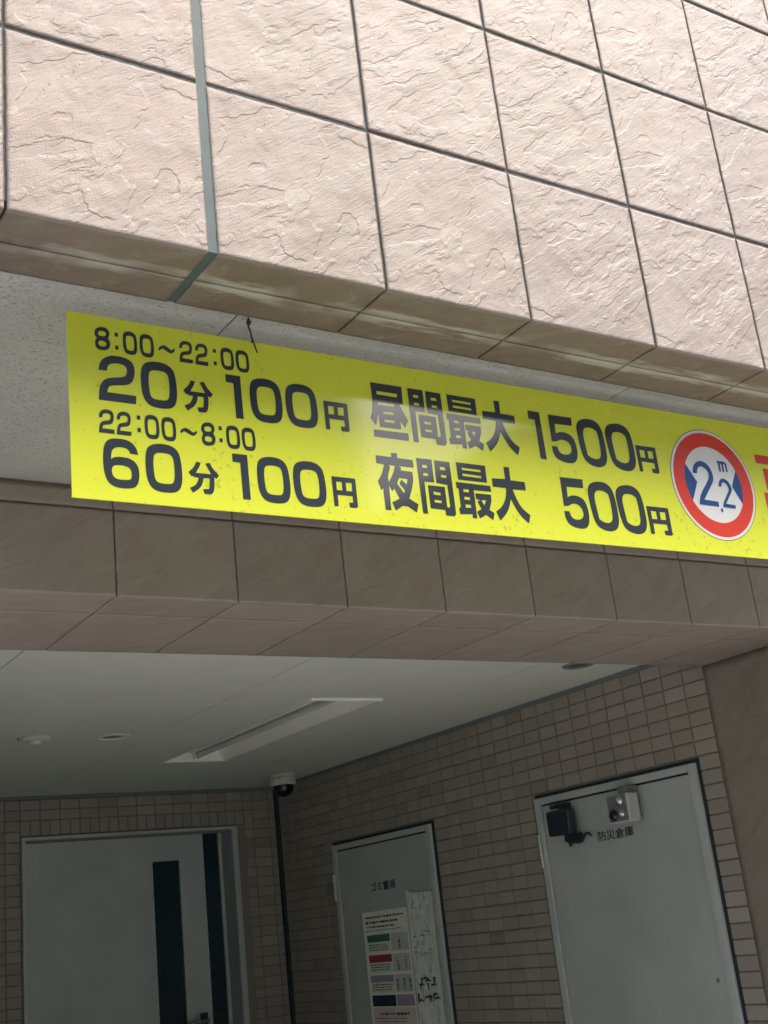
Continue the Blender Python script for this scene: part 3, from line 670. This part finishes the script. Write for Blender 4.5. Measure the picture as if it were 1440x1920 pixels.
# ---- notices on the refuse door
def sheet_pt(y, z, off=0.0): return (XW - .0072 - off, y, z)
PYL, PYR, PZT, PZB = 5.372, 4.979, 1.594, .98
PA = lambda n, c, v=.05: plain(n, c, .7, .3, var=v, scale=25)
M['p_cream'] = PA('paper_cream', (.86, .89, .79)); M['p_green'] = PA('print_green', (.06, .22, .15)); M['p_red'] = PA('print_red', (.38, .05, .08)); M['p_mauve'] = PA('print_mauve', (.36, .32, .42))
M['p_navy'] = PA('print_navy', (.018, .035, .075)); M['p_pink'] = PA('print_pink', (.72, .63, .57)); M['p_grey'] = PA('print_grey', (.56, .60, .56)); M['p_pale'] = PA('print_pale', (.72, .76, .69))
po = empty('rubbish_poster', (XW - .007, 5.17, 1.3), 'printed notice with green, red, mauve and navy bands on the refuse room door', 'poster')
MB().box(XW - .0072, XW - .0062, PYR, PYL, PZB, PZT).obj('paper', M['p_cream'], po)
PW, PH = PYL - PYR, PZT - PZB
def band(u0, u1, v0, v1, mat, name, lift=.0004, par=None):
    """u from the left, v from the top, both in sheet fractions of width / metres"""
    return MB().box(XW - .0072 - lift - .0003, XW - .0072 - lift + .0001 - .0002, PYL - u1 * PW, PYL - u0 * PW, PZT - v1, PZT - v0).obj(name, M[mat], par or po)
# px -> sheet: the bands as they follow down the sheet
for u0, u1, v0, v1, m_ in ((.07, .58, .105, .138, 'p_green'), (.07, .58, .195, .228, 'p_red'), (.06, .58, .285, .315, 'p_mauve'), (.06, .58, .372, .420, 'p_navy'), (.07, .97, .520, .580, 'p_red'), (.07, .97, .508, .518, 'p_grey')):
    band(u0, u1, v0, v1, m_, 'colour_band')
for u0, u1, v0, v1, m_ in ((.07, .58, .140, .182, 'p_pale'), (.60, .97, .105, .182, 'p_grey'), (.07, .58, .230, .272, 'p_pale'), (.60, .97, .195, .272, 'p_grey'), (.07, .58, .317, .360, 'p_pale'), (.60, .97, .285, .360, 'p_grey'), (.60, .97, .372, .420, 'p_mauve'), (.06, .97, .425, .500, 'p_pink')):
    band(u0, u1, v0, v1, m_, 'print_panel')
ln = MB()
def dash(u0, u1, v0, v1):
    ln.box(XW - .0072 - .0012, XW - .0072 - .0009, PYL - u1 * PW, PYL - u0 * PW, PZT - v1, PZT - v0)
r2 = random.Random(3)
for v, ua, ub, h in ((.022, .07, .93, .009), (.045, .07, .80, .010), (.066, .10, .70, .009), (.084, .06, .85, .004), (.448, .20, .85, .011), (.470, .12, .80, .004), (.484, .12, .75, .004), (.545, .3, .75, .008)):
    u = ua
    while u < ub:
        w_ = r2.uniform(.015, .07); dash(u, min(ub, u + w_), v, v + h * r2.uniform(.6, 1)); u += w_ + r2.uniform(.006, .02)
for v0 in (.148, .236, .324, .382):
    for r_ in range(3):
        u = .10
        while u < .52:
            w_ = r2.uniform(.015, .05); dash(u, u + w_, v0 + r_ * .011, v0 + r_ * .011 + .005); u += w_ + r2.uniform(.008, .03)
for (u, v) in ((.78, .125), (.71, .215), (.88, .212), (.66, .305), (.80, .303), (.92, .307)):
    for r_ in range(5): dash(u - .028 + r2.uniform(0, .012), u + .028 - r2.uniform(0, .012), v + r_ * .0105, v + r_ * .0105 + r2.uniform(.003, .008))
o = ln.obj('print', M['ink'], po); o['kind'] = 'stuff'

# crumpled sheet in a clear sleeve, hand lettered, right of the poster
k = N('sleeved_paper'); p = k.pos(); cr = k.noise(k.mapped(p, scale=(1, 1, .6)), 38, 5, .62, .8)
c = k.ramp(cr, [(.34, (.42, .46, .45)), (.45, (.72, .76, .74)), (.58, (.86, .90, .87))])
k.set(Base_Color=c, Roughness=.30); k.bump(cr, .8, .006); M['sleeve'] = k.m
ps = empty('hand_written_notice', (XW - .007, 4.86, 1.35), 'crumpled hand lettered sheet in a clear sleeve, right edge of the refuse room door', 'notice')
YL, YR, ZA, ZD = 4.962, 4.752, 1.655, .98
nx, nz = 16, 48; vs_ = []; r3 = np.random.RandomState(4)
for j in range(nz + 1):
    for i in range(nx + 1):
        u, v = i / nx, j / nz; y = YL + (YR - YL) * u; z = ZA - .010 * u + (ZD - ZA) * v
        off = .004 + .006 * abs(float(perlin(np.array(u * 4.0 + .1), np.array(v * 9.0), 21))) + .004 * abs(float(perlin(np.array(u * 9.0), np.array(v * 22.0), 22)))
        if j == 0 and i < 3: z += .016 - .006 * i; 
        vs_.append((XW - .0062 - off, y, z))
fs_ = [(j * (nx + 1) + i, (j + 1) * (nx + 1) + i, (j + 1) * (nx + 1) + i + 1, j * (nx + 1) + i + 1) for j in range(nz) for i in range(nx)]
q = MB().add(vs_, fs_, 0, True); q.obj('sleeved_sheet', M['sleeve'], ps)
q = MB(); q.box(XW - .0175, XW - .0170, YR, YR + .030, .98, 1.648); q.obj('tape', M['p_pale'], ps)
mk = MB(); mk2 = MB(); r4 = random.Random(12)
for row in (0, 2, 3, 5, 6, 8):                     # brush strokes of the two written columns
    for cx_ in (.22, .52, .76):
        y_ = YL + (YR - YL) * (cx_ + r4.uniform(-.03, .03)); z_ = 1.600 - row * .066 + r4.uniform(-.006, .006)
        dark_ = .0090 if row in (5, 6) else .0032
        for s_ in range(r4.randint(2, 3)):
            a0 = r4.uniform(-.018, .018); b0 = r4.uniform(-.018, .018); hv = r4.random() < .5
            P = [(XW - .0175, y_ + a0 + (.018 if hv else .003), z_ + b0), (XW - .0177, y_ + a0, z_ + b0 + .002), (XW - .0175, y_ + a0 - (.016 if hv else -.004), z_ + b0 - (.003 if hv else .024))]
            (mk2 if row in (5, 6) else mk).tube(P, [dark_ * .55, dark_ * .42, dark_ * .2], 5)
o = mk2.obj('bold_writing', M['ink'], ps); o['kind'] = 'stuff'
o = mk.obj('brush_writing', M['brush'], ps); o['kind'] = 'stuff'

# ================================================================== THINGS ON THE CEILING
li = empty('ceiling_light', ((LX0 + LX1) / 2, (LY0 + LY1) / 2, ZC), 'long recessed white tube light in the carport ceiling, switched off', 'light')
fl = MB(); e_ = .006; zl = ZC - .009
fl.box(LX0 - e_, LX1 + e_, LY0 - e_, LY0 + .002, zl, ZC - .0003); fl.obj('end_flange', M['lamp_white'], li)
MB().box(LX0 - e_, LX1 + e_, LY1 - .001, LY1 + .004, ZC - .003, ZC - .0003).obj('end_flange', M['lamp_white'], li)
fl = MB(); fl.box(LX0 - e_, LX0 + .001, LY0 + .002, LY1 - .002, ZC - .002, ZC - .0003); fl.box(LX1 - .001, LX1 + e_, LY0 + .002, LY1 - .002, ZC - .002, ZC - .0003); fl.obj('side_flange', M['lamp_white'], li)
ht_ = .062; i0, i1 = LX0 + .034, LX1 - .034
q = MB()
q.add([(LX0, LY0, ZC), (LX0, LY1, ZC), (i0, LY1, ZC + ht_), (i0, LY0, ZC + ht_)], [(0, 1, 2, 3)]); q.add([(LX1, LY0, ZC), (LX1, LY1, ZC), (i1, LY1, ZC + ht_), (i1, LY0, ZC + ht_)], [(3, 2, 1, 0)])
q.add([(i0, LY0, ZC + ht_), (i0, LY1, ZC + ht_), (i1, LY1, ZC + ht_), (i1, LY0, ZC + ht_)], [(0, 1, 2, 3)])
q.obj('reflector', M['lamp_white'], li)
for ye, od in ((LY1 - .0015, (0, 1, 2, 3)), (LY0 + .0015, (3, 2, 1, 0))):
    MB().add([(LX0 + .001, ye, ZC - .002), (LX1 - .001, ye, ZC - .002), (i1, ye, ZC + ht_), (i0, ye, ZC + ht_)], [od]).obj('end_plate', M['lamp_white'], li)
xm = (LX0 + LX1) / 2 - .005
MB().box(xm - .022, xm + .022, LY0 + .02, LY1 - .02, ZC + .030, ZC + ht_ - .001, .004).obj('lamp_channel', M['lamp_white'], li)
MB().tube([(xm, LY0 + .05, ZC + .017), (xm, LY1 - .05, ZC + .017)], .0125, 16).obj('tube', M['tube_white'], li)
MB().box(xm - .046, xm - .0225, LY0 + .02, LY1 - .02, ZC + .050, ZC + ht_ - .0012).obj('channel_gap_shade', M['dark'], li)  # dark strip painted for the shade beside the lamp channel
for yy in (LY0 + .03, LY1 - .05):
    MB().box(xm - .016, xm + .016, yy, yy + .02, ZC + .004, ZC + .0295, .003).obj('lamp_holder', M['lamp_white'], li)

dt = empty('smoke_detector', (1.425, 4.565, ZC), 'small white disc shaped detector, leftmost fitting on the carport ceiling', 'detector')
q = MB(); q.lathe((1.425, 4.565, ZC), [(.058, -.0005), (.058, -.006), (.050, -.011), (.030, -.013)], 28); o = q.obj('base', M['white_paint'], dt); solid_normals(o.data)
q = MB(); q.lathe((1.425, 4.565, ZC), [(.026, -.0135), (.026, -.020), (.020, -.024), (.006, -.026)], 24); o = q.obj('sensing_head', M['white_paint'], dt); solid_normals(o.data)
MB().box(1.3625, 1.3655, 4.560, 4.570, ZC - .007, ZC - .0006).obj('mount_clip', M['grey_plastic'], dt)

def downlight(loc, label):
    d_ = empty('downlight', loc, label, 'downlight', 'round downlights set in the ceiling'); return d_
d1 = downlight((1.722, 4.560, ZC), 'round recessed downlight with dark centre, right of the white detector disc')
q = MB(); q.lathe((1.722, 4.560, ZC), [(.070, -.0004), (.069, -.004), (.060, -.0065), (.049, -.0050), (.047, -.0010)], 32); o = q.obj('trim_ring', M['white_paint'], d1); 
q = MB(); q.lathe((1.722, 4.560, ZC), [(.0465, -.0006), (.030, -.0012), (.010, -.0014)], 28); o = q.obj('baffle', M['grey_plastic'], d1); solid_normals(o.data)
d2 = downlight((2.957, 3.262, ZC), 'dark downlight half hidden behind the beam, close to the tiled side wall')
q = MB(); q.lathe((2.957, 3.262, ZC), [(.056, -.0004), (.056, -.005), (.048, -.0070), (.044, -.0055), (.043, -.0010)], 32); q.obj('trim_ring', M['grey_plastic'], d2)
q = MB(); q.lathe((2.957, 3.262, ZC), [(.0425, -.0006), (.030, -.0012), (.010, -.0014)], 28); o = q.obj('baffle', M['black_plastic'], d2); solid_normals(o.data)

cc = empty('security_camera', (3.060, 5.715, ZC), 'white dome security camera with smoked bowl in the back corner of the ceiling', 'camera')
c0 = (3.060, 5.715, ZC)
q = MB(); q.lathe(c0, [(.066, -.0005), (.068, -.004), (.068, -.017), (.064, -.019)], 36); o = q.obj('base_ring', M['cctv_white'], cc); solid_normals(o.data)
q = MB(); q.lathe(c0, [(.060, -.0192), (.067, -.022), (.066, -.050), (.058, -.056)], 36); o = q.obj('housing', M['cctv_white'], cc); solid_normals(o.data)
q = MB(); q.lathe(c0, [(.054, -.0562)] + [(.053 * math.cos(t), -.064 - .050 * math.sin(t)) for t in [i * math.pi / 16 for i in range(8)]], 36); o = q.obj('smoked_bowl', M['smoke'], cc); solid_normals(o.data)
MB().box(3.005, 3.012, 5.650, 5.654, ZC - .030, ZC - .024).obj('screw', M['dark'], cc)

# ================================================================== YELLOW SIGN
SX0, SX1 = .586, 2.95
def stop(x): return 2.4620 + .0050 * (x - SX0)
def sbot(x): return 2.1533 + .0026 * (x - SX0)
sg = empty('parking_sign', ((SX0 + SX1) / 2, YS, 2.31), 'long yellow parking price sign with dark figures hanging under the stone wall', 'sign')
q = MB(); n_ = 24
xs_ = [SX0 + (SX1 - SX0) * i / n_ for i in range(n_ + 1)]; vs_ = []
for x in xs_:
    for y in (YS, YS + .003): vs_ += [(x, y, sbot(x)), (x, y, stop(x))]
fs_ = []
for i in range(n_):
    a_ = 4 * i; b_ = a_ + 4
    fs_ += [(a_, b_, b_ + 1, a_ + 1), (a_ + 3, b_ + 3, b_ + 2, a_ + 2), (a_ + 1, b_ + 1, b_ + 3, a_ + 3), (a_ + 2, b_ + 2, b_, a_)]
fs_ += [(0, 1, 3, 2), (4 * n_ + 2, 4 * n_ + 3, 4 * n_ + 1, 4 * n_)]
q.add(vs_, fs_); q.obj('panel', M['yellow'], sg)
for xx in (.90, 1.77, 2.60):
    q = MB(); q.box(xx - .015, xx + .015, YS + .0032, YS + .1080, 2.395, 2.399); q.box(xx - .015, xx + .015, YS + .1084, YS + .1124, 2.395, ZF + .0030)
    q.box(xx - .015, xx + .015, YS + .0032, YS + .0072, 2.30, 2.3946); q.obj('hanger_bracket', M['grey_plastic'], sg)
def rounded(ring, it=2):
    for _ in range(it):
        out = []; n_ = len(ring)
        for i in range(n_):
            p0, p1, p2 = Vector(ring[i - 1]), Vector(ring[i]), Vector(ring[(i + 1) % n_])
            a_, b_ = p1 - p0, p2 - p1
            if a_.length > 1 and b_.length > 1 and abs(a_.angle_signed(b_)) < math.radians(52):
                out += [tuple(p1 - a_ * .25), tuple(p1 + b_ * .25)]
            else: out.append(tuple(p1))
        ring = out
    return ring
for nm_ in ('0', '2', '5', '6', '8', '~', 'zero', 'big2', 'small2', 'dai', 'fun', 'yoru'):
    GLYPHS[nm_] = [[rounded(r_, 1 if nm_ in ('dai', 'fun', 'yoru') else 2) for r_ in isl] for isl in GLYPHS[nm_]]
def glyph(mb, name, x0, x1, z0, z1):
    for isl in GLYPHS[name]:
        mb.poly(isl, lambda u, v: (x0 + (x1 - x0) * u / 1000, YS - .0005, z0 + (z1 - z0) * v / 1000))
def rect(mb, x0, x1, z0, z1, y=None):
    y = YS - .0005 if y is None else y
    mb.add([(x0, y, z0), (x1, y, z0), (x1, y, z1), (x0, y, z1)], [(0, 1, 2, 3)])
mm = .001
def line(items, z0, z1, name='lettering'):
    mb = MB()
    for it in items:
        if it[0] == ':':
            x0, x1 = it[1] * mm, it[2] * mm; h_ = (z1 - z0) * .17 * mm
            za, zb_ = (z0 + (z1 - z0) * it[3]) * mm, (z0 + (z1 - z0) * it[4]) * mm
            rect(mb, x0, x1, za, za + h_); rect(mb, x0, x1, zb_ - h_, zb_)
        else:
            zz0 = it[3] if len(it) > 3 else z0; zz1 = it[4] if len(it) > 4 else z1
            glyph(mb, it[0], it[1] * mm, it[2] * mm, zz0 * mm, zz1 * mm)
    o = mb.obj(name, M['char'], sg); solid_up(o.data); return o
def solid_up(me):
    # every print face looks out of the sign, towards -y
    flip = [p_.index for p_ in me.polygons if p_.normal.y > 0]
    for i in flip: me.polygons[i].flip()
    me.update()
line([('8', 629.6, 654.6), (':', 662.6, 668.0, .13, .85), ('0', 675.7, 699.6), ('0', 703.7, 728.0), ('~', 734.6, 764.6, 2416.3, 2429.8), ('2', 771.4, 794.9, 2404.2, 2443.6), ('2', 799.4, 822.3, 2404.2, 2443.6), (':', 832.0, 837.4, .13, .85), ('0', 845.2, 869.5), ('0', 872.8, 897.6)], 2402.9, 2443.9)
line([('2', 632.8, 694.0, 2317.3, 2396.8), ('0', 702.6, 763.8), ('fun', 774.4, 826.4, 2319.3, 2374.2), ('1', 851.4, 879.3, 2317.5, 2395.0), ('0', 893.6, 954.4), ('0', 960.6, 1022.4), ('en', 1035.2, 1083.2, 2319.6, 2373.6)], 2316.6, 2397.6)
line([('2', 631.0, 655.8, 2262.6, 2302.4), ('2', 659.4, 683.2, 2262.6, 2302.4), (':', 693.1, 698.8, .22, .90), ('0', 705.2, 729.8), ('0', 733.2, 758.0), ('~', 763.8, 794.4, 2276.0, 2288.5), ('8', 801.3, 825.7), (':', 832.6, 838.0, .22, .90), ('0', 844.9, 869.8), ('0', 873.0, 897.9)], 2262.0, 2303.2)
line([('6', 635.3, 693.0), ('0', 703.4, 764.3), ('fun', 774.9, 827.3, 2179.0, 2232.6), ('1', 853.0, 880.8, 2176.3, 2254.0), ('0', 895.4, 956.0), ('0', 961.9, 1024.0), ('en', 1036.4, 1083.4, 2180.0, 2234.0)], 2174.8, 2256.0)
line([('hiru', 1129.6, 1208.6), ('kan', 1215.6, 1289.0), ('sai', 1296.6, 1375.2), ('dai', 1380.7, 1460.2, 2319.2, 2427.6)], 2318.6, 2424.2)
line([('one', 1493.0, 1523.6, 2318.8, 2418.0), ('5', 1541.8, 1605.8, 2317.8, 2417.0), ('zero', 1613.0, 1684.4), ('zero', 1688.2, 1762.5), ('en', 1767.0, 1823.0, 2321.0, 2379.0)], 2317.0, 2420.5)
line([('yoru', 1129.6, 1209.2), ('kan', 1216.3, 1288.9, 2182.6, 2287.8), ('sai', 1297.3, 1376.3, 2183.0, 2289.2), ('dai', 1381.0, 1461.0, 2183.4, 2292.3)], 2182.6, 2291.3)
line([('5', 1546.3, 1608.2), ('zero', 1614.3, 1686.2), ('zero', 1687.2, 1761.0), ('en', 1766.2, 1827.0, 2187.5, 2247.0)], 2183.5, 2286.8)
# round height-limit mark
cx_, cz_ = 1.9785, 2.3137
def disc(r, n=72): return [(cx_ + r * math.cos(2 * math.pi * i / n), cz_ + r * 1.01 * math.sin(2 * math.pi * i / n)) for i in range(n)]
mb = MB(); mb.poly([disc(.1236), disc(.1222)], lambda u, v: (u, YS - .0004, v)); o = mb.obj('round_mark', M['char'], sg); solid_up(o.data); mark = o
mb = MB(); mb.poly([disc(.1222)], lambda u, v: (u, YS - .0005, v)); o = mb.obj('white_disc', M['signwhite'], mark); solid_up(o.data)
mb = MB(); mb.poly([disc(.1160), disc(.0848)], lambda u, v: (u, YS - .0009, v)); o = mb.obj('red_ring', M['red'], mark); solid_up(o.data)
def arc(a0, a1, r=.0850, n=10): return [(cx_ + r * math.cos(math.radians(a0 + (a1 - a0) * i / n)), cz_ + r * 1.01 * math.sin(math.radians(a0 + (a1 - a0) * i / n))) for i in range(n + 1)]
for pts in (arc(152.5, 210) + [(1.9285, 2.3145)], arc(27.0, -25.5) + [(2.0330, 2.3148)]):
    mb = MB(); mb.poly([pts], lambda u, v: (u, YS - .0008, v)); o = mb.obj('blue_wedge', M['blue'], mark); solid_up(o.data)
for nm, b in (('big2', (1919.8, 1980.4, 2263.8, 2364.0)), ('small2', (1991.0, 2031.4, 2263.9, 2330.5)), ('m', (2001.2, 2029.2, 2345.4, 2370.6))):
    mb = MB()
    for isl in GLYPHS[nm]: mb.poly(isl, lambda u, v: ((b[0] + (b[1] - b[0]) * u / 1000) * mm, YS - .0012, (b[2] + (b[3] - b[2]) * v / 1000) * mm))
    if nm == 'big2': mb.add([(1.9838, YS - .0012, 2.2525), (1.9895, YS - .0012, 2.2525), (1.9895, YS - .0012, 2.2606), (1.9838, YS - .0012, 2.2606)], [(0, 1, 2, 3)])
    o = mb.obj('figure', M['blue'], mark); solid_up(o.data)
# red character cut by the picture edge
mb = MB(); R0 = 2.1278
rect(mb, R0, R0 + .176, 2.3792, 2.4000); rect(mb, R0 + .077, R0 + .099, 2.4002, 2.4300)
def frame_(x0, x1, z0, z1, t, tz): mb.poly([[(x0, z0), (x1, z0), (x1, z1), (x0, z1)], [(x0 + t, z0 + tz), (x1 - t, z0 + tz), (x1 - t, z1 - tz), (x0 + t, z1 - tz)]], lambda u, v: (u, YS - .0005, v))
frame_(2.1461, 2.2855, 2.3180, 2.3687, .022, .016)
mb.poly([[(2.1334, 2.1840), (2.1554, 2.1840), (2.1554, 2.2930), (2.2762, 2.2930), (2.2762, 2.2060), (2.2600, 2.2060), (2.2560, 2.1870), (2.2982, 2.1840), (2.2982, 2.3112), (2.1334, 2.3112)]], lambda u, v: (u, YS - .0005, v))
frame_(2.1730, 2.2590, 2.2180, 2.2760, .020, .017)
o = mb.obj('red_lettering', M['red'], sg); solid_up(o.data)

# ---- stray wire hanging from the soffit in front of the sign
wi = empty('hanging_wire', (.891, 1.655, ZF), 'short dark wire end hanging from the soffit over the top edge of the yellow sign', 'wire')
P = [(.8905, 1.6535, ZF + .006), (.8915, 1.6535, 2.4860), (.8900, 1.6540, 2.4780), (.8935, 1.6545, 2.4690), (.8950, 1.6560, 2.4610), (.9010, 1.6600, 2.4530), (.9040, 1.6620, 2.4460), (.9085, 1.6640, 2.4375)]
MB().tube(P, [.0016, .0018, .0017, .0015, .0016, .0015, .0016, .0014], 8).obj('strand', M['dark'], wi)
MB().tube([(.8955, 1.6560, 2.4620), (.8965, 1.6572, 2.4560), (.8950, 1.6568, 2.4500)], .0013, 6).obj('strand', M['dark'], wi)
q = MB()
for i in range(9):
    an = i * 2.4; q.tube([(.8905 + .0035 * math.cos(an), 1.6535 + .0035 * math.sin(an), 2.4880 - .0006 * i), (.8905 + .0035 * math.cos(an + 1.6), 1.6535 + .0035 * math.sin(an + 1.6), 2.4872 - .0006 * i)], .0011, 6)
q.tube([(.8905, 1.6535, 2.4860), (.8860, 1.6510, 2.4895)], .0009, 6); q.tube([(.8905, 1.6535, 2.4860), (.8955, 1.6515, 2.4885)], .0009, 6)
q.obj('knot', M['dark'], wi)
